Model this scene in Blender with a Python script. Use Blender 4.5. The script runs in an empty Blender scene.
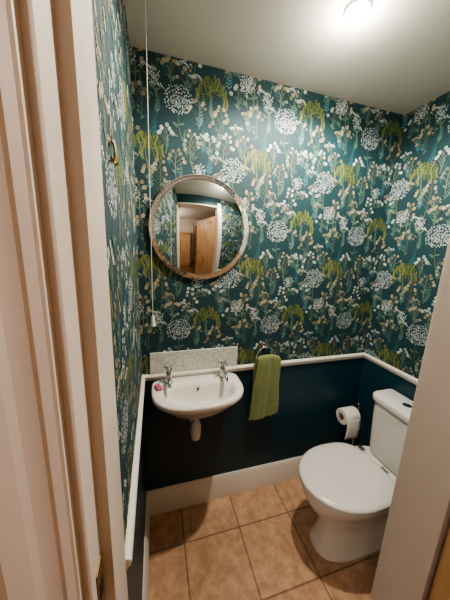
import bpy, math, random
from mathutils import Vector, Matrix
scene = bpy.context.scene
S = bpy.data

# ------------------------------------------------------------------ helpers
def lin(h):
    h = h.lstrip('#')
    o = []
    for i in (0, 2, 4):
        c = int(h[i:i+2], 16) / 255
        o.append(c/12.92 if c <= 0.04045 else ((c+0.055)/1.055)**2.4)
    return (o[0], o[1], o[2], 1)

def mat(name, col, rough=0.5, metal=0.0, var=0.06, nscale=8, bump=0.0, bscale=60, coat=0.0, emis=None, estr=0):
    m = S.materials.new(name); m.use_nodes = True
    nt = m.node_tree; b = nt.nodes['Principled BSDF']
    c = lin(col) if isinstance(col, str) else col
    tc = nt.nodes.new('ShaderNodeTexCoord')
    n = nt.nodes.new('ShaderNodeTexNoise'); n.inputs['Scale'].default_value = nscale; n.inputs['Detail'].default_value = 4
    nt.links.new(tc.outputs['Object'], n.inputs['Vector'])
    mx = nt.nodes.new('ShaderNodeMix'); mx.data_type = 'RGBA'
    mx.inputs[6].default_value = tuple(x*(1-var) for x in c[:3])+(1,)
    mx.inputs[7].default_value = tuple(min(1, x*(1+var)) for x in c[:3])+(1,)
    nt.links.new(n.outputs['Fac'], mx.inputs[0]); nt.links.new(mx.outputs[2], b.inputs['Base Color'])
    b.inputs['Roughness'].default_value = rough; b.inputs['Metallic'].default_value = metal
    b.inputs['Coat Weight'].default_value = coat
    if bump > 0:
        n2 = nt.nodes.new('ShaderNodeTexNoise'); n2.inputs['Scale'].default_value = bscale; n2.inputs['Detail'].default_value = 3
        nt.links.new(tc.outputs['Object'], n2.inputs['Vector'])
        bp = nt.nodes.new('ShaderNodeBump'); bp.inputs['Strength'].default_value = bump; bp.inputs['Distance'].default_value = 0.004
        nt.links.new(n2.outputs['Fac'], bp.inputs['Height']); nt.links.new(bp.outputs['Normal'], b.inputs['Normal'])
    if emis:
        b.inputs['Emission Color'].default_value = emis; b.inputs['Emission Strength'].default_value = estr
    return m

def obj(name, verts, faces, m=None, parent=None, smooth=False, ang=40):
    me = S.meshes.new(name); me.from_pydata([tuple(v) for v in verts], [], faces); me.update()
    o = S.objects.new(name, me); scene.collection.objects.link(o)
    if m: me.materials.append(m)
    if smooth:
        me.polygons.foreach_set('use_smooth', [True]*len(me.polygons))
        try: me.set_sharp_from_angle(angle=math.radians(ang))
        except Exception: pass
    if parent: o.parent = parent
    return o

def fixn(o):
    import bmesh
    bm = bmesh.new(); bm.from_mesh(o.data); bmesh.ops.recalc_face_normals(bm, faces=bm.faces); bm.to_mesh(o.data); bm.free()
    return o

def empty(name):
    e = S.objects.new(name, None); scene.collection.objects.link(e); e.empty_display_size = .05; return e

def box(name, x0, x1, y0, y1, z0, z1, m, parent=None, bev=0.0, seg=3):
    v = [(x, y, z) for x in (x0, x1) for y in (y0, y1) for z in (z0, z1)]
    f = [(0,1,3,2),(4,6,7,5),(0,4,5,1),(2,3,7,6),(0,2,6,4),(1,5,7,3)]
    o = obj(name, v, f, m, parent)
    if bev > 0:
        md = o.modifiers.new('bevel', 'BEVEL'); md.width = bev; md.segments = seg
        o.data.polygons.foreach_set('use_smooth', [True]*6)
        md.harden_normals = True
    return o

def loft(name, rings, m, parent=None, caps=True, smooth=True, ang=50):
    n = len(rings[0]); v = [p for r in rings for p in r]; f = []
    for i in range(len(rings)-1):
        for j in range(n):
            k = (j+1) % n
            f.append((i*n+j, i*n+k, (i+1)*n+k, (i+1)*n+j))
    if caps:
        f.append(tuple(range(n-1, -1, -1))); f.append(tuple((len(rings)-1)*n+j for j in range(n)))
    return fixn(obj(name, v, f, m, parent, smooth, ang))

def catmull(P, sub=6):
    P = [Vector(p) for p in P]
    if len(P) < 3: return P
    out = []
    for i in range(len(P)-1):
        p0 = P[max(i-1, 0)]; p1 = P[i]; p2 = P[i+1]; p3 = P[min(i+2, len(P)-1)]
        for k in range(sub):
            t = k/sub
            out.append(0.5*((2*p1)+(-p0+p2)*t+(2*p0-5*p1+4*p2-p3)*t*t+(-p0+3*p1-3*p2+p3)*t**3))
    out.append(P[-1]); return out

def tube(name, P, r, m, parent=None, n=16, sm=True, sub=6):
    Q = catmull(P, sub) if sm else [Vector(p) for p in P]
    rs = r if isinstance(r, (list, tuple)) else None
    rings = []; prev = None
    for i, p in enumerate(Q):
        t = (Q[min(i+1, len(Q)-1)]-Q[max(i-1, 0)]).normalized()
        if prev is None:
            a = Vector((0, 0, 1)) if abs(t.z) < .9 else Vector((1, 0, 0))
            u = t.cross(a).normalized()
        else:
            u = (prev - t*prev.dot(t)).normalized()
        prev = u; w = t.cross(u)
        if rs:
            f = i/(len(Q)-1)*(len(rs)-1); k = min(int(f), len(rs)-2); rr = rs[k]+(rs[k+1]-rs[k])*(f-k)
        else: rr = r
        rings.append([p+rr*(u*math.cos(2*math.pi*j/n)+w*math.sin(2*math.pi*j/n)) for j in range(n)])
    return loft(name, rings, m, parent, True, True, 60)

def lathe(name, c, prof, m, parent=None, n=32, axis='z', caps=True):
    rings = []
    for r, h in prof:
        ring = []
        for j in range(n):
            a = 2*math.pi*j/n; x, y = r*math.cos(a), r*math.sin(a)
            if axis == 'z': p = (c[0]+x, c[1]+y, c[2]+h)
            elif axis == 'y': p = (c[0]+x, c[1]+h, c[2]+y)
            else: p = (c[0]+h, c[1]+x, c[2]+y)
            ring.append(p)
        rings.append(ring)
    return loft(name, rings, m, parent, caps, True, 45)

def extr(name, prof, a, b, nrm, m, parent=None, smooth=True):
    r = []
    for p in (a, b):
        r.append([(p[0]+nrm[0]*d, p[1]+nrm[1]*d, z) for d, z in prof])
    return loft(name, r, m, parent, True, smooth, 25)

def vextr(name, prof, z0, z1, m, parent=None):
    return loft(name, [[(x, y, z0) for x, y in prof], [(x, y, z1) for x, y in prof]], m, parent, True, True, 25)

# ------------------------------------------------------------------ dimensions
XL, XR, YB, YF, YH, ZC = -0.077, 1.35, 1.20, 0.42, 0.22, 2.311
RZ = 0.88

# ------------------------------------------------------------------ materials
M_teal = mat('wallpaper_teal', '#163b41', .7, var=.15, nscale=5, bump=.1, bscale=200)
M_dado = mat('dado_paint', '#133a47', .42, var=.08, nscale=3)
M_ceil = mat('ceiling_paint', '#e0dcd3', .9, var=.03, nscale=4, bump=.15, bscale=40)
M_white = mat('white_gloss_paint', '#e6e2d8', .35, var=.03, nscale=6, bump=.05, bscale=30)
M_frame = mat('frame_paint', '#d4cac0', .45, var=.06, nscale=9, bump=.2, bscale=22)
M_hall = mat('hall_paint', '#d6cabd', .85, var=.04, nscale=3)
M_cer = mat('white_ceramic', '#e9e7e1', .08, var=.01, nscale=2, coat=.3)
M_plas = mat('white_plastic', '#e8e6e0', .22, var=.01, nscale=2)
M_chr = mat('chrome', '#d8d8d8', .12, 1.0, var=.02)
M_brass = mat('aged_brass', '#9b8258', .35, 1.0, var=.15, nscale=60)
M_dark = mat('dark_hole', '#0c0c0c', .6)
M_paper = mat('toilet_paper', '#eeeae2', .95, bump=.3, bscale=150)
M_card = mat('cardboard', '#9a7b58', .9)
M_mirror = mat('mirror_glass', '#f2f4f2', .015, 1.0, var=.0)
M_mosaic = mat('mirror_mosaic', '#cdd3d1', .06, .97, var=.12, nscale=45)
M_grout = mat('mosaic_grout', '#cfcfca', .6)
M_cord = mat('cord_white', '#d8d6cf', .7)
M_pink = mat('pink_soap', '#b8607a', .5, var=.25, nscale=80)

def pine():
    m = mat('pine_wood', '#a8713c', .4)
    nt = m.node_tree; b = nt.nodes['Principled BSDF']
    tc = nt.nodes.new('ShaderNodeTexCoord'); mp = nt.nodes.new('ShaderNodeMapping'); mp.inputs['Scale'].default_value = (14, 14, 1.2)
    n = nt.nodes.new('ShaderNodeTexNoise'); n.inputs['Scale'].default_value = 2; n.inputs['Detail'].default_value = 5; n.inputs['Distortion'].default_value = .6
    r = nt.nodes.new('ShaderNodeValToRGB')
    r.color_ramp.elements[0].position = .3; r.color_ramp.elements[0].color = lin('#a57c50')
    r.color_ramp.elements[1].position = .7; r.color_ramp.elements[1].color = lin('#cda57c')
    L = nt.links.new
    L(tc.outputs['Object'], mp.inputs['Vector']); L(mp.outputs['Vector'], n.inputs['Vector']); L(n.outputs['Fac'], r.inputs['Fac']); L(r.outputs['Color'], b.inputs['Base Color'])
    return m
M_pine = pine()

def brickmat(name, c1, c2, cm, w, h, mort, loc, rough, rough_m=.8, mott=0.0, bump=.4, use='Object', swap=False, warm=None):
    m = S.materials.new(name); m.use_nodes = True; nt = m.node_tree; b = nt.nodes['Principled BSDF']; L = nt.links.new
    tc = nt.nodes.new('ShaderNodeTexCoord'); mp = nt.nodes.new('ShaderNodeMapping')
    mp.inputs['Location'].default_value = loc
    if swap: mp.inputs['Rotation'].default_value = (math.radians(-90), 0, 0)
    L(tc.outputs[use], mp.inputs['Vector'])
    br = nt.nodes.new('ShaderNodeTexBrick'); br.offset = 0; br.squash = 1
    br.inputs['Scale'].default_value = 1; br.inputs['Brick Width'].default_value = w; br.inputs['Row Height'].default_value = h
    br.inputs['Mortar Size'].default_value = mort; br.inputs['Mortar Smooth'].default_value = .1; br.inputs['Bias'].default_value = 0
    br.inputs['Color1'].default_value = lin(c1); br.inputs['Color2'].default_value = lin(c2); br.inputs['Mortar'].default_value = lin(cm)
    L(mp.outputs['Vector'], br.inputs['Vector'])
    last = br.outputs['Color']
    if mott:
        n = nt.nodes.new('ShaderNodeTexNoise'); n.inputs['Scale'].default_value = 16; n.inputs['Detail'].default_value = 8; n.inputs['Roughness'].default_value = .72
        L(tc.outputs['Object'], n.inputs['Vector'])
        rp = nt.nodes.new('ShaderNodeValToRGB'); rp.color_ramp.elements[0].position = .38; rp.color_ramp.elements[1].position = .62
        rp.color_ramp.elements[0].color = (1-mott, 1-mott*1.1, 1-mott*1.2, 1); rp.color_ramp.elements[1].color = (1, 1, 1, 1)
        L(n.outputs['Fac'], rp.inputs['Fac'])
        mx = nt.nodes.new('ShaderNodeMix'); mx.data_type = 'RGBA'; mx.blend_type = 'MULTIPLY'; mx.inputs[0].default_value = 1
        L(last, mx.inputs[6]); L(rp.outputs['Color'], mx.inputs[7]); last = mx.outputs[2]
    L(last, b.inputs['Base Color'])
    mr = nt.nodes.new('ShaderNodeMapRange'); mr.inputs['To Min'].default_value = rough; mr.inputs['To Max'].default_value = rough_m
    L(br.outputs['Fac'], mr.inputs['Value']); L(mr.outputs['Result'], b.inputs['Roughness'])
    bp = nt.nodes.new('ShaderNodeBump'); bp.invert = True; bp.inputs['Strength'].default_value = bump; bp.inputs['Distance'].default_value = .002
    L(br.outputs['Fac'], bp.inputs['Height']); L(bp.outputs['Normal'], b.inputs['Normal'])
    return m
M_floor = brickmat('floor_tiles', '#d8b190', '#d1a888', '#947b63', .31, .305, .004, (-.12+.31*4, -1.0+.305*8, 0), .3, mott=.34)
M_splash = brickmat('splash_mosaic', '#d8dbd2', '#b4bcb3', '#dedfd8', .0125, .0125, .0010, (0, 0, 0), .15, .6, swap=True, bump=.2)
M_wood = mat('hall_floorboards', '#7b583a', .4, var=.2, nscale=10)

# ------------------------------------------------------------------ room shell
floor = box('floor', XL-.1, XR+.1, .30, YB+.1, -.05, 0, M_floor)
hf = box('floor_hall', -1.2, 1.7, -1.7, .30, -.05, 0, M_wood)
ceil = box('ceiling', -1.2, 1.7, -1.7, YB+.1, ZC, ZC+.05, M_ceil)

def wall(name, x0, x1, y0, y1, m=None):
    e = empty(name)
    box('upper_wall', x0, x1, y0, y1, RZ, ZC, m or M_teal, e)
    box('dado', x0, x1, y0, y1, 0, RZ, M_dado if m is None else m, e)
    return e
w_back = wall('wall_back', XL-.1, XR+.1, YB, YB+.1)
w_left = wall('wall_left', XL-.1, XL, YF, YB)
w_right = wall('wall_right', XR, XR+.1, YF, YB)
DX0, DX1, DZ = -.088, .70, 2.14
YR = .305          # hall face of the hinge-side pier
w_front = empty('wall_front')
for nm, a, b, z0 in (('left_pier', -1.2, DX0, 0), ('right_pier', DX1, 1.7, 0), ('lintel', DX0, DX1, DZ)):
    box(nm+'_hall_side', a, b, YR if nm == 'right_pier' else YH, .36, z0, ZC, M_hall, w_front)
    if nm == 'left_pier':
        box(nm+'_room_side', a, XL-.1, .36, YF, z0, ZC, M_hall, w_front)
        box(nm+'_room_reveal', XL-.1, b, .36, YF, z0, ZC, M_frame, w_front)
    else:
        box(nm+'_room_side', a, b, .36, YF, max(z0, RZ), ZC, M_teal, w_front)
        if z0 == 0: box(nm+'_dado_side', a, b, .36, YF, 0, RZ, M_dado, w_front)
box('wall_hall_back', -1.2, 1.7, -1.7, -1.6, 0, ZC, M_hall)
box('wall_hall_left', -1.3, -1.2, -1.7, YF, 0, ZC, M_hall)
box('wall_hall_right', 1.7, 1.8, -1.7, YF, 0, ZC, M_hall)

sk = [(0, 0), (.018, 0), (.018, .125), (.015, .132), (.015, .138), (.011, .148), (.009, .158), (.004, .165), (0, .165)]
rl = [(0, RZ-.020), (.006, RZ-.018), (.008, RZ-.010), (.014, RZ-.004), (.017, RZ+.006), (.014, RZ+.012), (.009, RZ+.015), (0, RZ+.016)]
for pf, nm in ((sk, 'baseboard'), (rl, 'trim_dado_rail')):
    extr(nm+'_back', pf, (XL, YB), (XR, YB), (0, -1), M_white)
    extr(nm+'_left', pf, (XL, YF), (XL, YB), (1, 0), M_white)
    extr(nm+'_right', pf, (XR, YF), (XR, YB), (-1, 0), M_white)
extr('baseboard_front', sk, (.765, YF), (XR, YF), (0, 1), M_white)
extr('trim_dado_rail_front', rl, (.765, YF), (XR, YF), (0, 1), M_white)

# ------------------------------------------------------------------ wallpaper artwork
W = .515
rng = random.Random(11)
polys = []
WH = ['#b9c6c6', '#a6b8b9', '#cdd3cf']; TAN = ['#a69c82', '#b6ac92', '#8c846a']; GR = ['#6a7438', '#5a642c', '#7e8646']
BL = ['#3c757d', '#2d626b', '#578b92']; SG = ['#5f8072', '#4a6a62']; ST = ['#838b6e', '#647560']
def pc(l): return lin(rng.choice(l))
def dot(x, y, r, c, n=6):
    a0 = rng.random()*3
    polys.append(([(x+r*math.cos(a0+2*math.pi*i/n), y+r*math.sin(a0+2*math.pi*i/n)) for i in range(n)], c))
def leaf(x, y, a, l, w, c):
    ca, sa = math.cos(a), math.sin(a)
    P = [(0, 0), (.3*l, w*.45), (.6*l, w*.42), (l, 0), (.6*l, -w*.42), (.3*l, -w*.45)]
    polys.append(([(x+px*ca-py*sa, y+px*sa+py*ca) for px, py in P], c))
def line(P, w0, w1, c):
    n = len(P)-1
    for i in range(n):
        (x0, y0), (x1, y1) = P[i], P[i+1]
        l = math.hypot(x1-x0, y1-y0) or 1e-6; nx, ny = -(y1-y0)/l, (x1-x0)/l
        a = (w0+(w1-w0)*i/n)/2; b = (w0+(w1-w0)*(i+1)/n)/2
        polys.append(([(x0+nx*a, y0+ny*a), (x1+nx*b, y1+ny*b), (x1-nx*b, y1-ny*b), (x0-nx*a, y0-ny*a)], c))
def arc(x0, y0, x1, y1, bend, n=6):
    o = []
    dx, dy = x1-x0, y1-y0
    for i in range(n+1):
        t = i/n; k = 4*t*(1-t)*bend
        o.append((x0+dx*t-dy*k, y0+dy*t+dx*k))
    return o
def umbel(cx, cy, R, drop):
    c = pc(WH)
    line(arc(cx+rng.uniform(-.02, .02), cy-R-drop, cx, cy-R*.55, rng.uniform(-.1, .1)), .0028, .0018, pc(ST))
    for i in range(5):
        leaf(cx, cy-R-drop*rng.uniform(.3, 1), math.radians(rng.choice([30, 150])+rng.uniform(-20, 20)), .03, .007, pc(SG))
    for i in range(9):
        a = math.radians(15+150*i/8); rr = R*rng.uniform(.5, .8)
        line([(cx, cy-R*.6), (cx+rr*math.cos(a), cy+rr*.8*math.sin(a)*.8)], .0010, .0007, c)
    pts = []
    for k in range(1200):
        a = rng.random()*2*math.pi; r = R*math.sqrt(rng.random())*rng.uniform(.92, 1.1)
        x, y = cx+r*math.cos(a), cy+r*.95*math.sin(a)
        if all((x-p)**2+(y-q)**2 > .0088**2 for p, q in pts): pts.append((x, y))
    for x, y in pts:
        c2 = pc(WH)
        for j in range(4):
            a = rng.random()*6.28
            dot(x+.0027*math.cos(a), y+.0027*math.sin(a), .0023, c2, 5)
def willow(cx, cy, s):
    line(arc(cx+.012, cy-.15*s/.065, cx, cy+.02, .06), .006, .003, pc(ST))
    N = 11
    for k in range(N):
        t = -1+2*k/(N-1); ex = cx+t*s*1.1; top = cy+.030-.045*t*t+rng.uniform(-.010, .010)
        c = pc(GR); line(arc(cx, cy-.01+rng.uniform(-.015, .015), ex, top, .28*(-1 if t > 0 else 1)*abs(t)), .0022, .0014, c)
        L = rng.uniform(.05, .12)*(1-.2*abs(t)); n = int(L/.0085)
        for i in range(n):
            yy = top-i*.0085; xx = ex+.005*math.sin(i*.7+k)
            for sd in (-1, 1):
                leaf(xx, yy, math.radians(-90+sd*rng.uniform(16, 34)), .0125, .0042, c)
def blossom(cx, cy, h, n=9, pal=TAN, lean=0):
    bx = cx-lean; c = pc(ST)
    line(arc(bx, cy-h, cx, cy, rng.uniform(-.12, .12)), .0030, .0015, c)
    for i in range(n):
        t = .30+.70*i/(n-1); sd = 1 if i % 2 else -1
        px, py = bx+(cx-bx)*t, cy-h+h*t; l = (.060*(1.2-t))*rng.uniform(.7, 1.1)+.006
        a = math.radians(90-sd*rng.uniform(25, 60)); ex, ey = px+l*math.cos(a), py+l*math.sin(a)
        line(arc(px, py, ex, ey, .1*sd, 3), .0016, .001, c)
        cc = pc(pal); r = rng.uniform(.0048, .0072)
        a0 = rng.random()
        for j in range(5):
            aa = a0+j*1.257; dot(ex+r*math.cos(aa)*.85, ey+r*math.sin(aa)*.85, r*.55, cc, 6)
        dot(ex, ey, r*.32, lin('#5f5a35'), 5)
    for i in range(4):
        leaf(bx, cy-h*rng.uniform(.55, 1), math.radians(rng.choice([40, 140])+rng.uniform(-15, 15)), .025, .008, pc(SG))
def sprig(cx, cy, h, pal, lean=0, ll=.02):
    c = pc(pal); P = arc(cx, cy, cx+lean, cy+h, rng.uniform(-.12, .12), 10); line(P, .002, .001, c)
    for i, (x, y) in enumerate(P[1:]):
        l = ll*(1.1-i/13)
        for sd in (-1, 1): leaf(x, y, math.radians(90+sd*rng.uniform(35, 55)), l, l*.24, c)
def berries(cx, cy, h, pal):
    c = pc(ST)
    for k in range(7):
        a = math.radians(50+80*k/6); l = h*rng.uniform(.7, 1); ex, ey = cx+l*math.cos(a), cy+l*math.sin(a)
        line(arc(cx, cy, ex, ey, rng.uniform(-.1, .1), 3), .0014, .001, c); dot(ex, ey, .0042, pc(pal), 6)
        dot(ex+.006, ey-.006, .003, pc(pal), 6)
for x, y, h, p, l, q in [(.06, .18, .12, BL, .01, .022), (.20, .0, .13, BL, -.01, .02), (.335, .17, .13, BL, .01, .022), (.44, .02, .1, BL, 0, .02),
                   (.10, .27, .10, SG, .02, .018), (.50, .24, .12, BL, -.01, .02), (.25, .33, .11, BL, .01, .022), (.15, .40, .1, SG, -.01, .018),
                   (.40, .44, .12, BL, .0, .02), (.02, .03, .09, SG, 0, .018), (.29, .43, .10, SG, .01, .017), (.00, .46, .09, BL, .01, .02), (.385, .1, .08, SG, .01, .016),
                   (.31, .25, .09, BL, -.01, .018), (.14, .13, .10, BL, .01, .018), (.47, .36, .10, BL, .01, .018), (.22, .42, .09, BL, .0, .018), (.07, .35, .09, BL, .01, .017),
                   (.35, .26, .1, SG, .0, .016), (.26, .05, .09, SG, .0, .016), (.48, .08, .09, SG, -.01, .016)]:
    sprig(x, y, h, p, l, q)
for x, y, s in [(.255, .185, .062), (.49, .45, .062)]: willow(x, y, s)
for x, y, h, n, p, l in [(.03, .36, .17, 11, TAN, .01), (.17, .49, .15, 9, TAN, -.01), (.30, .09, .15, 11, TAN, .01), (.455, .27, .16, 11, TAN, 0),
                   (.335, .50, .14, 9, WH, .01), (.17, .30, .14, 9, WH, .01), (.46, .12, .12, 8, TAN, -.01), (.20, .10, .09, 7, TAN, 0), (.055, .50, .1, 8, WH, 0), (.1, .41, .11, 8, TAN, 0),
                   (.31, .31, .09, 7, WH, 0), (.08, .23, .08, 7, TAN, 0), (.42, .50, .08, 7, TAN, .01), (.25, .49, .09, 7, WH, 0), (.38, .19, .08, 7, WH, 0), (.50, .33, .07, 6, TAN, 0), (.15, .205, .07, 6, TAN, 0)]:
    blossom(x, y, h, n, p, l)
for x, y, h, p in [(.37, .0, .05, WH), (.5, .16, .05, WH), (.24, .27, .045, WH), (.06, .24, .05, TAN), (.13, .2, .05, WH), (.43, .35, .05, TAN), (.3, .3, .05, TAN), (.22, .45, .05, WH),
                   (.28, .38, .04, WH), (.02, .11, .045, WH), (.42, .07, .04, TAN), (.34, .22, .04, TAN), (.18, .17, .04, WH)]:
    berries(x, y, h, p)
for x, y, R, d in [(.11, .10, .056, .10), (.37, .365, .056, .09), (.42, .215, .034, .06), (.205, .345, .028, .05), (.01, .17, .026, .05)]:
    umbel(x, y, R, d)

def clip(P, a, b, z0, z1):
    for ax, lim, sg in ((0, a, 1), (0, b, -1), (1, z0, 1), (1, z1, -1)):
        if not P: return P
        o = []
        for i in range(len(P)):
            p, q = P[i], P[(i+1) % len(P)]
            dp, dq = sg*(p[ax]-lim), sg*(q[ax]-lim)
            if dp >= 0: o.append(p)
            if (dp >= 0) != (dq >= 0):
                t = dp/(dp-dq); o.append((p[0]+(q[0]-p[0])*t, p[1]+(q[1]-p[1])*t))
        P = o
    return P
M_art = S.materials.new('wallpaper_print'); M_art.use_nodes = True
_b = M_art.node_tree.nodes['Principled BSDF']; _a = M_art.node_tree.nodes.new('ShaderNodeAttribute'); _a.attribute_name = 'ink'
M_art.node_tree.links.new(_a.outputs['Color'], _b.inputs['Base Color']); _b.inputs['Roughness'].default_value = .7
def paper(parent, s0, s1, z0, z1, off, fn):
    V, F, C = [], [], []
    for i in range(math.floor((s0+off)/W)-1, math.ceil((s1+off)/W)+1):
        for j in range(0, 6):
            for k, (P, c) in enumerate(polys):
                x0 = i*W-off; y0 = j*W
                Q = [(p[0]+x0, p[1]+y0) for p in P]
                xs = [p[0] for p in Q]; ys = [p[1] for p in Q]
                if max(xs) < s0 or min(xs) > s1 or max(ys) < z0 or min(ys) > z1: continue
                if min(xs) < s0 or max(xs) > s1 or min(ys) < z0 or max(ys) > z1:
                    Q = clip(Q, s0, s1, z0, z1)
                    if len(Q) < 3: continue
                e = .0003+k*5e-7; n0 = len(V)
                for s, t in Q: V.append(fn(s, t, e)); C.extend(c)
                F.append(tuple(range(n0, n0+len(Q))))
    o = obj('wallpaper_print', V, F, M_art, parent)
    at = o.data.color_attributes.new('ink', 'FLOAT_COLOR', 'POINT'); at.data.foreach_set('color', C)
    return o
zt = RZ+.016
paper(w_back, XL, XR, zt, ZC, 0, lambda s, t, e: (s, YB-e, t))
paper(w_right, -YB, -YF, zt, ZC, YB+XR, lambda s, t, e: (XR-e, -s, t)) 
paper(w_left, YF, YB, zt, ZC, YB+.077-.15, lambda s, t, e: (XL+e, s, t))
paper(w_front, .765, XR, zt, ZC, .1, lambda s, t, e: (s, YF+e, t))

# ------------------------------------------------------------------ door frame
df = empty('door_frame')
t_ = .016
vextr('left_lining', [(DX0, YH-.002), (DX0+t_, YH-.002), (DX0+t_, YH+.040), (DX0+t_+.012, YH+.042), (DX0+t_+.012, YH+.082), (DX0+t_+.008, YH+.086), (DX0+t_, YH+.086), (DX0+t_, YF), (DX0, YF)], 0, DZ, M_frame, df)
vextr('right_lining', [(DX1, YR), (DX1-t_+.002, YR), (DX1-t_, YR+.003), (DX1-t_, YF), (DX1, YF)], 0, DZ, M_frame, df)
box('head_lining', DX0, DX1, YH, YF, DZ-.016, DZ, M_frame, df)
def archi(nm, xa, sg, y, sy):
    pr = [(0, 0), (0, .012), (.002, .014), (.010, .014), (.012, .017), (.017, .020), (.024, .021), (.030, .019), (.034, .016), (.036, .016), (.055, .016), (.058, .020), (.064, .022), (.068, .02), (.07, .0)]
    vextr(nm, [(xa+sg*a, y+sy*b) for a, b in pr], 0, DZ+.06, M_frame, df)
archi('left_architrave', DX0+.008, -1, YH, -1)
archi('right_architrave', DX1+.045, 1, YR, -1)
archi('right_inner_architrave', DX1-.010, 1, YF, 1)
box('head_architrave', DX0-.06, DX1+.06, YH-.02, YH, DZ-.005, DZ+.065, M_frame, df, .004)
sp = empty('strike_plate'); xj = DX0+.016
box('plate', xj, xj+.0015, .232, .256, 1.10, 1.17, M_brass, sp, .0007)
box('keep_slot', xj+.0012, xj+.0022, .237, .250, 1.122, 1.148, M_dark, sp)
lathe('screw', (xj+.0015, .244, 1.108), [(.003, 0), (.002, .0012)], M_brass, sp, axis='x', n=12)
lathe('screw', (xj+.0015, .244, 1.162), [(.003, 0), (.002, .0012)], M_brass, sp, axis='x', n=12)

door = empty('door_1')
DW, DH, DT = .76, 1.98, .038
def dbox(nm, a, b, z0, z1, t0=-DT/2, t1=DT/2, m=M_pine, bev=.002): return box(nm, a, b, t0, t1, z0, z1, m, door, bev, 2)
dbox('hinge_stile', 0, .1, 0, DH); dbox('lock_stile', DW-.1, DW, 0, DH); dbox('muntin', DW/2-.045, DW/2+.045, .2, DH-.1)
dbox('bottom_rail', .1, DW-.1, 0, .2); dbox('lock_rail', .1, DW-.1, .78, .98); dbox('top_rail', .1, DW-.1, DH-.11, DH)
for a, b in ((.1, DW/2-.045), (DW/2+.045, DW-.1)):
    for z0, z1 in ((.2, .78), (.98, DH-.11)):
        dbox('panel', a, b, z0, z1, -.006, .006)
        dbox('raised_field', a+.03, b-.03, z0+.03, z1-.03, -.011, .011, bev=.005)
lathe('knob_a', (DW-.05, DT/2, 1.02), [(.024, 0), (.024, .004), (.009, .006), (.009, .03), (.024, .038), (.028, .05), (.022, .062), (.004, .066)], M_brass, door, axis='y')
lathe('knob_b', (DW-.05, -DT/2, 1.02), [(.024, 0), (.024, -.004), (.009, -.006), (.009, -.03), (.024, -.038), (.028, -.05), (.022, -.062), (.004, -.066)], M_brass, door, axis='y')
hx, hy = .706, .286; ex, ey = .38, -.40
door.location = (hx, hy, .012); door.rotation_euler = (0, 0, math.atan2(ey-hy, ex-hx))

cup = empty('pine_cupboard')
box('carcass', -.75, .16, -1.6, -1.28, .0, 1.60, M_pine, cup, .004)
box('cornice', -.78, .19, -1.6, -1.25, 1.60, 1.65, M_pine, cup, .008)
box('door_a', -.72, -.31, -1.28, -1.262, .08, 1.55, M_pine, cup, .004); box('door_b', -.29, .13, -1.28, -1.262, .08, 1.55, M_pine, cup, .004)
hd = empty('door_2')
box('frame_left', .22, .29, -1.6, -1.57, 0, 2.08, M_white, hd, .004); box('frame_right', 1.05, 1.12, -1.6, -1.57, 0, 2.08, M_white, hd, .004)
box('frame_head', .22, 1.12, -1.6, -1.57, 2.01, 2.08, M_white, hd, .004)
box('leaf', .29, 1.05, -1.6, -1.585, 0, 2.01, M_pine, hd)
for a, b in ((.37, .63), (.71, .97)):
    for z0, z1 in ((.2, .8), (.98, 1.9)): box('panel', a, b, -1.585, -1.578, z0, z1, M_pine, hd, .004)

hk = empty('cabin_hook'); hxx = XL
lathe('rose', (hxx, .53, 1.725), [(.008, 0), (.008, .002), (.004, .004)], M_brass, hk, axis='x', n=20)
tube('hook_arm', [(hxx+.003, .53, 1.725), (hxx+.009, .53, 1.722), (hxx+.010, .529, 1.705), (hxx+.008, .528, 1.692), (hxx+.011, .527, 1.686), (hxx+.015, .527, 1.690)], .0018, M_brass, hk, n=10)
lathe('lower_rose', (hxx, .53, 1.695), [(.005, 0), (.005, .002), (.003, .007)], M_brass, hk, axis='x', n=20)

# ------------------------------------------------------------------ ceiling lamp
dl = empty('ceiling_downlight'); lx, ly = .64, .80
lathe('bezel', (lx, ly, ZC), [(.040, 0), (.040, -.004), (.036, -.008), (.026, -.006), (.025, -.002), (.025, 0)], M_white, dl, caps=False)
M_em = mat('lamp_glow', '#ffffff', .5, emis=(1, .93, .82, 1), estr=60)
lathe('lamp_face', (lx, ly, ZC-.003), [(.025, 0), (.023, -.008), (.016, -.012), (.004, -.013)], M_em, dl, n=24)
def light(nm, typ, loc, e, col, **k):
    l = S.lights.new(nm, typ); l.energy = e; l.color = col
    for a, b in k.items(): setattr(l, a, b)
    o = S.objects.new(nm, l); o.location = loc; scene.collection.objects.link(o); return o
light('downlight_beam', 'SPOT', (lx, ly, ZC-.045), 35, (1, .90, .78), shadow_soft_size=.024, spot_size=math.radians(170), spot_blend=.35)
light('downlight_spill', 'POINT', (lx, ly, ZC-.045), 3.6, (1, .91, .79), shadow_soft_size=.02)
hl = empty('hall_pendant'); hlx, hly = -.5, -.55
M_em2 = mat('shade_glow', '#fff0dd', .5, emis=(1, .85, .7, 1), estr=5)
lathe('glass_shade', (hlx, hly, 2.16), [(.02, .06), (.06, .03), (.08, -.02), (.06, -.07), (.02, -.09)], M_em2, hl, n=24)
lathe('ceiling_rose', (hlx, hly, ZC), [(.05, 0), (.045, -.02), (.012, -.025)], M_white, hl, n=24)
tube('flex', [(hlx, hly, ZC), (hlx, hly, 2.2)], .004, M_cord, hl, sm=False)
light('hall_lamp', 'POINT', (hlx, hly, 2.0), 9, (1, .86, .78), shadow_soft_size=.08)
w = S.worlds.new('world'); scene.world = w; w.use_nodes = True
w.node_tree.nodes['Background'].inputs[0].default_value = (.5, .5, .55, 1); w.node_tree.nodes['Background'].inputs[1].default_value = .05

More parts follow.
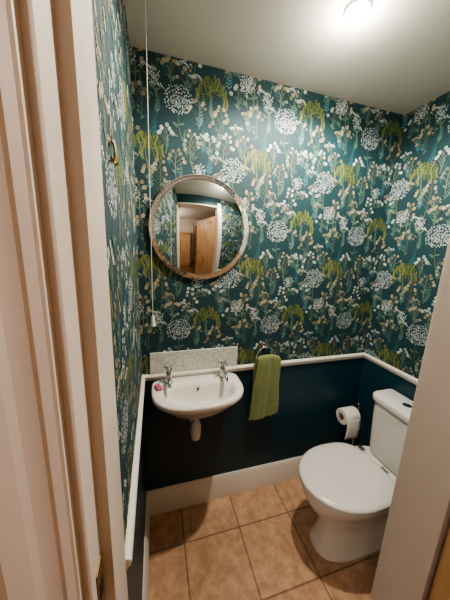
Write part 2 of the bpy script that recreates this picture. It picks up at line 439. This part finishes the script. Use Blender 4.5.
# ------------------------------------------------------------------ pull cord
pcd = empty('light_pull_cord'); cx, cy = -.012, .92
lathe('ceiling_switch', (cx, cy, ZC), [(.038, 0), (.038, -.016), (.03, -.022), (.01, -.026)], M_plas, pcd)
tube('cord', [(cx, cy, ZC-.02), (cx, cy, 1.28)], .0013, M_cord, pcd, n=8, sm=False)
lathe('bell_pull', (cx, cy, 1.245), [(.004, .04), (.007, .032), (.008, .015), (.011, .003), (.011, 0), (.003, -.001)], M_plas, pcd, n=20)

# ------------------------------------------------------------------ mirror
mi = empty('round_wall_mirror'); mx_, mz_, R = .217, 1.632, .242
lathe('backing', (mx_, YB-.001, mz_), [(R-.004, 0), (R, -.004), (R, -.012), (R-.001, -.0135)], M_grout, mi, n=96, axis='y')
RI = .217
lathe('glass', (mx_, YB-.0137, mz_), [(RI, 0), (RI, -.0015), (RI-.0008, -.002)], M_mirror, mi, n=96, axis='y')
V, F = [], []; r2 = random.Random(4)
rows = [RI+.0002, .2295, .2418]
for q in range(2):
    a = r2.random()*.1; end = a+2*math.pi
    while a < end-.02:
        da = min(r2.uniform(.06, .14), end-a); ra, rb_ = rows[q]+.0002, rows[q+1]-.0009; g = .005
        n0 = len(V); tx, tz = r2.uniform(-.02, .02), r2.uniform(-.02, .02)
        pts = [(ra, a+g/2), (ra, a+da-g/2), (rb_, a+da-g/2), (rb_, a+g/2)]
        mxp = sum(r*math.cos(t) for r, t in pts)/4; mzp = sum(r*math.sin(t) for r, t in pts)/4
        for r, t in pts:
            x, z = r*math.cos(t), r*math.sin(t)
            V.append((mx_+x, YB-.0152+(x-mxp)*tx+(z-mzp)*tz, mz_+z))
        for r, t in pts: V.append((mx_+r*math.cos(t), YB-.0132, mz_+r*math.sin(t)))
        F += [(n0, n0+1, n0+2, n0+3)]+[(n0+i, n0+(i+1) % 4, n0+4+(i+1) % 4, n0+4+i) for i in range(4)]
        a += da
obj('mosaic_border', V, F, M_mosaic, mi)

# ------------------------------------------------------------------ splashback + basin
box('splashback_tiles', -.035, .435, YB-.009, YB-.0005, RZ+.016, 1.012, M_splash)
bs = empty('wash_basin'); bx = .197
def sup(cx, cy, hw, hb, hf, pb, pf, z, n=72):
    o = []
    for j in range(n):
        a = 2*math.pi*j/n; c, s = math.cos(a), math.sin(a)
        p = pb if s > 0 else pf; h = hb if s > 0 else hf
        e = 2/p
        o.append((cx+hw*math.copysign(abs(c)**e, c), cy+h*math.copysign(abs(s)**e, s), z))
    return o
T = .868; yb = YB-.0095
rings = [sup(bx, 1.12, .05, .05, .05, 2.2, 2.2, .712), sup(bx, 1.115, .085, .075, .075, 2.4, 2.2, .718), sup(bx, 1.11, .135, .085, .115, 3, 2.3, .745),
         sup(bx, 1.10, .18, .088, .148, 4, 2.4, .79), sup(bx, 1.095, .208, yb-1.095, .165, 5, 2.5, .822), sup(bx, 1.09, .220, yb-1.09, .172, 6, 2.5, .835),
         sup(bx, 1.09, .226, yb-1.09, .178, 6, 2.5, .843), sup(bx, 1.09, .227, yb-1.09, .179, 6, 2.5, T-.010), sup(bx, 1.09, .224, yb-1.09-.001, .176, 6, 2.5, T-.003),
         sup(bx, 1.09, .218, yb-1.09-.004, .170, 6, 2.5, T), sup(bx, 1.055, .186, .062, .118, 3.2, 2.3, T-.001), sup(bx, 1.053, .178, .056, .110, 3, 2.3, T-.006),
         sup(bx, 1.05, .168, .052, .100, 2.8, 2.3, T-.025), sup(bx, 1.05, .150, .048, .088, 2.6, 2.2, T-.06), sup(bx, 1.05, .115, .040, .07, 2.4, 2.2, T-.09),
         sup(bx, 1.05, .065, .032, .045, 2, 2, T-.103), sup(bx, 1.05, .023, .023, .023, 2, 2, T-.107)]
b = loft('bowl', rings, M_cer, bs, True, True, 60)
lathe('waste_ring', (bx, 1.05, T-.107), [(.024, 0), (.024, .003), (.017, .004), (.014, .001)], M_chr, bs, n=28)
lathe('waste_hole', (bx, 1.05, T-.106), [(.013, 0), (.012, .0015)], M_dark, bs, n=20)
lathe('overflow', (bx, 1.100, T-.026), [(.011, 0), (.011, -.003), (.007, -.004)], M_chr, bs, n=20, axis='y')
lathe('overflow_hole', (bx, 1.0975, T-.026), [(.007, 0), (.006, -.002)], M_dark, bs, n=20, axis='y')
tr = empty('bottle_trap')
lathe('trap_body', (bx-.005, 1.12, 0), [(.019, .713), (.019, .685), (.024, .682), (.024, .668), (.016, .665), (.016, .635), (.024, .630), (.024, .618), (.029, .612), (.029, .560), (.027, .556), (.027, .542), (.024, .535), (.008, .532)], M_plas, tr, n=32)
tube('waste_arm', [(bx-.005, 1.13, .60), (bx-.005, 1.17, .60), (bx-.005, YB, .60)], .014, M_plas, tr, n=18, sm=False)
lathe('wall_flange', (bx-.005, YB, .60), [(.026, 0), (.026, -.004), (.016, -.008)], M_plas, tr, axis='y')

def tap(x, y):
    e = empty('basin_tap'); z = T-.001
    lathe('body', (x, y, z), [(.021, 0), (.021, .004), (.014, .008), (.0125, .03), (.014, .038), (.0155, .046), (.013, .054), (.010, .060), (.010, .068), (.006, .072)], M_chr, e, n=28)
    tube('spout', [(x, y-.006, z+.036), (x, y-.03, z+.045), (x, y-.058, z+.046), (x, y-.078, z+.036), (x, y-.082, z+.022)], [.0105, .010, .0095, .009, .0095], M_chr, e, n=18)
    lathe('headwork', (x, y, z+.066), [(.0065, 0), (.0075, .004), (.012, .010), (.012, .016), (.009, .021), (.003, .023)], M_chr, e, n=24)
    for k in range(4):
        a = math.radians(45+90*k); dx, dy = math.cos(a), math.sin(a)
        tube('handle_arm', [(x, y, z+.079), (x+dx*.016, y+dy*.016, z+.079), (x+dx*.027, y+dy*.027, z+.079)], [.004, .0045, .006], M_chr, e, n=12, sm=False)
    return e
tap(.055, 1.145); tap(.337, 1.145)
so = empty('soap_bar')
def rb(nm, c, sx, sy, sz, m, par, rot=0):
    o = box(nm, -sx, sx, -sy, sy, -sz, sz, m, par, min(sx, sy, sz)*.8, 4); o.location = c; o.rotation_euler = (0, 0, rot); return o
rb('bar', (.003, 1.10, T+.007), .014, .024, .007, M_pink, so, .3)
rb('wrapper', (.010, 1.125, T+.006), .009, .010, .006, M_plas, so, .8)

# ------------------------------------------------------------------ towel ring + towel
trg = empty('towel_ring'); txx = .60
lathe('wall_plate', (txx, YB, 1.01), [(.022, 0), (.022, -.006), (.012, -.010), (.009, -.028), (.012, -.032), (.004, -.034)], M_chr, trg, axis='y')
ringp = [(txx+.058*math.sin(2*math.pi*k/40), YB-.034, .955+.055*math.cos(2*math.pi*k/40)) for k in range(41)]
tube('ring', ringp, .0038, M_chr, trg, n=10, sm=False)
M_tow = mat('towel_cotton', '#808a58', .95, var=.3, nscale=70, bump=1.0, bscale=260)
M_tow.node_tree.nodes['Principled BSDF'].inputs['Sheen Weight'].default_value = .3
tw = empty('hand_towel')
def sheet(nm, x0t, x1t, x0b, x1b, zt, zb, yc, amp, ph, th, slope=0.0):
    nx, nz = 34, 50; V = []; F = []
    for side in (0, 1):
        for j in range(nz+1):
            t = j/nz; zz = zt+(zb-zt)*t
            for i in range(nx+1):
                s = i/nx; x = (x0t+(x0b-x0t)*t)*(1-s)+(x1t+(x1b-x1t)*t)*s
                x += .003*math.sin(t*9+ph)
                fold = amp*(math.sin(s*11+ph+t*1.2)+.4*math.sin(s*23+2*ph))*(.5+.5*t)
                edge = 1-abs(2*s-1)**6
                d = th*(.35+.65*edge)*(.5+.5*min(1, 8*t+.3))
                y = yc+fold+(d if side else -d)
                V.append((x, y, zz+slope*s*t+.003*math.sin(s*8+ph)*t))
    n1 = (nx+1)*(nz+1)
    for j in range(nz):
        for i in range(nx):
            a = j*(nx+1)+i; F.append((a, a+1, a+nx+2, a+nx+1)); F.append((n1+a+nx+1, n1+a+nx+2, n1+a+1, n1+a))
    per = [i for i in range(nx+1)]+[j*(nx+1)+nx for j in range(1, nz+1)]+[nz*(nx+1)+i for i in range(nx-1, -1, -1)]+[j*(nx+1) for j in range(nz-1, 0, -1)]
    for q in range(len(per)):
        a, b_ = per[q], per[(q+1) % len(per)]; F.append((b_, a, n1+a, n1+b_))
    o = fixn(obj(nm, V, F, M_tow, tw, True, 70))
    tx = S.textures.new(nm+'_t', 'CLOUDS'); tx.noise_scale = .012
    md = o.modifiers.new('fluff', 'DISPLACE'); md.texture = tx; md.strength = .004; md.texture_coords = 'GLOBAL'
    return o
sheet('front_fall', txx-.058, txx+.080, txx-.090, txx+.092, .945, .562, YB-.055, .005, .4, .009, .03)
sheet('back_fall', txx-.06, txx+.086, txx-.075, txx+.112, .94, .615, YB-.026, .0025, 2.0, .006, .02)
tube('top_fold', [(txx-.052, YB-.042, .937), (txx-.02, YB-.042, .944), (txx+.035, YB-.042, .944), (txx+.078, YB-.042, .937)], [.014, .019, .019, .014], M_tow, tw, n=18)

# ------------------------------------------------------------------ toilet
to = empty('toilet'); TY = .815
def TP(u, v, z): return (XR-.004-u, TY-v, z)
def egg(cu, hf, hb, hw, z, pf=2.0, pb=2.6, n=64):
    o = []
    for j in range(n):
        a = 2*math.pi*j/n; c, s = math.cos(a), math.sin(a)
        p = pf if c >= 0 else pb; h = hf if c >= 0 else hb
        o.append(TP(cu+h*math.copysign(abs(c)**(2/p), c), hw*math.copysign(abs(s)**(2/p), s), z))
    return o
loft('pan', [egg(.34, .220, .25, .108, 0, 2.6, 5), egg(.34, .220, .25, .108, .012, 2.6, 5), egg(.34, .214, .25, .102, .022, 2.5, 5), egg(.34, .202, .25, .094, .06, 2.4, 5),
             egg(.34, .193, .25, .090, .13, 2.3, 5), egg(.345, .203, .26, .096, .19, 2.2, 5), egg(.36, .220, .28, .116, .24, 2.1, 5), egg(.38, .236, .30, .138, .29, 2.1, 4.5),
             egg(.40, .240, .33, .158, .335, 2.05, 4), egg(.41, .240, .35, .170, .37, 2.05, 4), egg(.41, .240, .35, .174, .392, 2.05, 4), egg(.41, .234, .345, .170, .400, 2.05, 4)], M_cer, to)
loft('seat', [egg(.42, .236, .20, .178, .401, 2.05, 3), egg(.42, .243, .205, .186, .404, 2.05, 3), egg(.42, .245, .205, .188, .412, 2.05, 3), egg(.42, .241, .203, .184, .418, 2.05, 3)], M_plas, to)
loft('lid', [egg(.42, .236, .20, .180, .4195, 2.05, 3), egg(.42, .246, .206, .190, .423, 2.05, 3), egg(.42, .248, .207, .192, .431, 2.05, 3), egg(.42, .244, .205, .188, .438, 2.05, 3), egg(.42, .232, .198, .177, .443, 2.05, 3),
             egg(.42, .19, .17, .145, .447, 2.05, 3), egg(.42, .10, .10, .08, .449, 2, 2.4), egg(.42, .02, .02, .02, .4495, 2, 2)], M_plas, to)
for v in (-.075, .075):
    lathe('hinge', TP(.200, v-.02, .425), [(.004, 0), (.012, .002), (.012, .038), (.004, .04)], M_chr, to, axis='y', n=16)
def rr(u0, u1, hw, z, r=.05, n=8):
    o = []
    for cu, cv, a0, q in ((u1-r, hw-r, 0, r), (u0+.012, hw-.012, 90, .012), (u0+.012, -hw+.012, 180, .012), (u1-r, -hw+r, 270, r)):
        for k in range(n+1):
            a = math.radians(a0+90*k/n); o.append(TP(cu+q*math.cos(a), cv+q*math.sin(a), z))
    return o
loft('cistern', [rr(.02, .140, .120, .402), rr(.012, .150, .133, .412), rr(.01, .153, .138, .45), rr(.01, .156, .145, .60), rr(.008, .158, .150, .732)], M_cer, to)
loft('cistern_lid', [rr(.006, .159, .152, .734), rr(.002, .166, .159, .737), rr(.002, .168, .161, .759), rr(.004, .164, .157, .767), rr(.012, .155, .148, .771)], M_cer, to)
lathe('flush_button', TP(.085, 0, .771), [(.022, 0), (.022, .004), (.017, .006), (.016, .004), (.004, .004)], M_chr, to, n=28)

# ------------------------------------------------------------------ toilet roll stand
rs = empty('toilet_roll_stand'); px, py = 1.265, 1.10
lathe('base', (px, py, 0), [(.075, 0), (.075, .006), (.068, .011), (.01, .014)], M_chr, rs)
tube('pole', [(px, py, .01), (px, py, .3), (px, py, .56), (px-.012, py, .582), (px-.04, py, .59)], .006, M_chr, rs, n=14)
tube('arm', [(px, py, .53), (px-.03, py, .53), (px-.14, py, .53), (px-.145, py, .545)], .005, M_chr, rs, n=12, sm=False)
tr2 = empty('toilet_roll')
lathe('paper', (px-.13, py, .53-.014), [(.021, 0), (.048, 0), (.050, .003), (.050, .102), (.048, .105), (.021, .105)], M_paper, tr2, axis='x', n=40, caps=False)
lathe('core', (px-.129, py, .53-.014), [(.0212, 0), (.0212, .103), (.0195, .103), (.0195, 0), (.0212, 0)], M_card, tr2, axis='x', n=30, caps=False)
V = []; F = []
for j in range(20):
    t = j/19
    for i in range(6):
        V.append((px-.13+.103*i/5+.002*math.sin(t*4), py-.051-.004*math.sin(t*3), .516-t*.13+.004*math.sin(i)*(t > .9)))
for j in range(19):
    for i in range(5): a = j*6+i; F.append((a, a+1, a+7, a+6))
so_ = obj('hanging_sheet', V, F, M_paper, tr2, True); so_.modifiers.new('s', 'SOLIDIFY').thickness = .0008

# ------------------------------------------------------------------ camera
f = Vector((.2757, .9388, -.2038)).normalized(); r = Vector((.961, -.2727, .0372)); r = (r-f*r.dot(f)).normalized(); u = r.cross(f)
cam = S.cameras.new('camera'); co = S.objects.new('camera', cam); scene.collection.objects.link(co)
co.matrix_world = Matrix(((r.x, u.x, -f.x, 0), (r.y, u.y, -f.y, 0), (r.z, u.z, -f.z, 1.54), (0, 0, 0, 1)))
cam.sensor_width = 36; cam.lens = 241/600*36; cam.clip_start = .01
scene.camera = co
scene.view_settings.view_transform = 'AgX'; scene.view_settings.look = 'AgX - Medium High Contrast'; scene.view_settings.exposure = .85
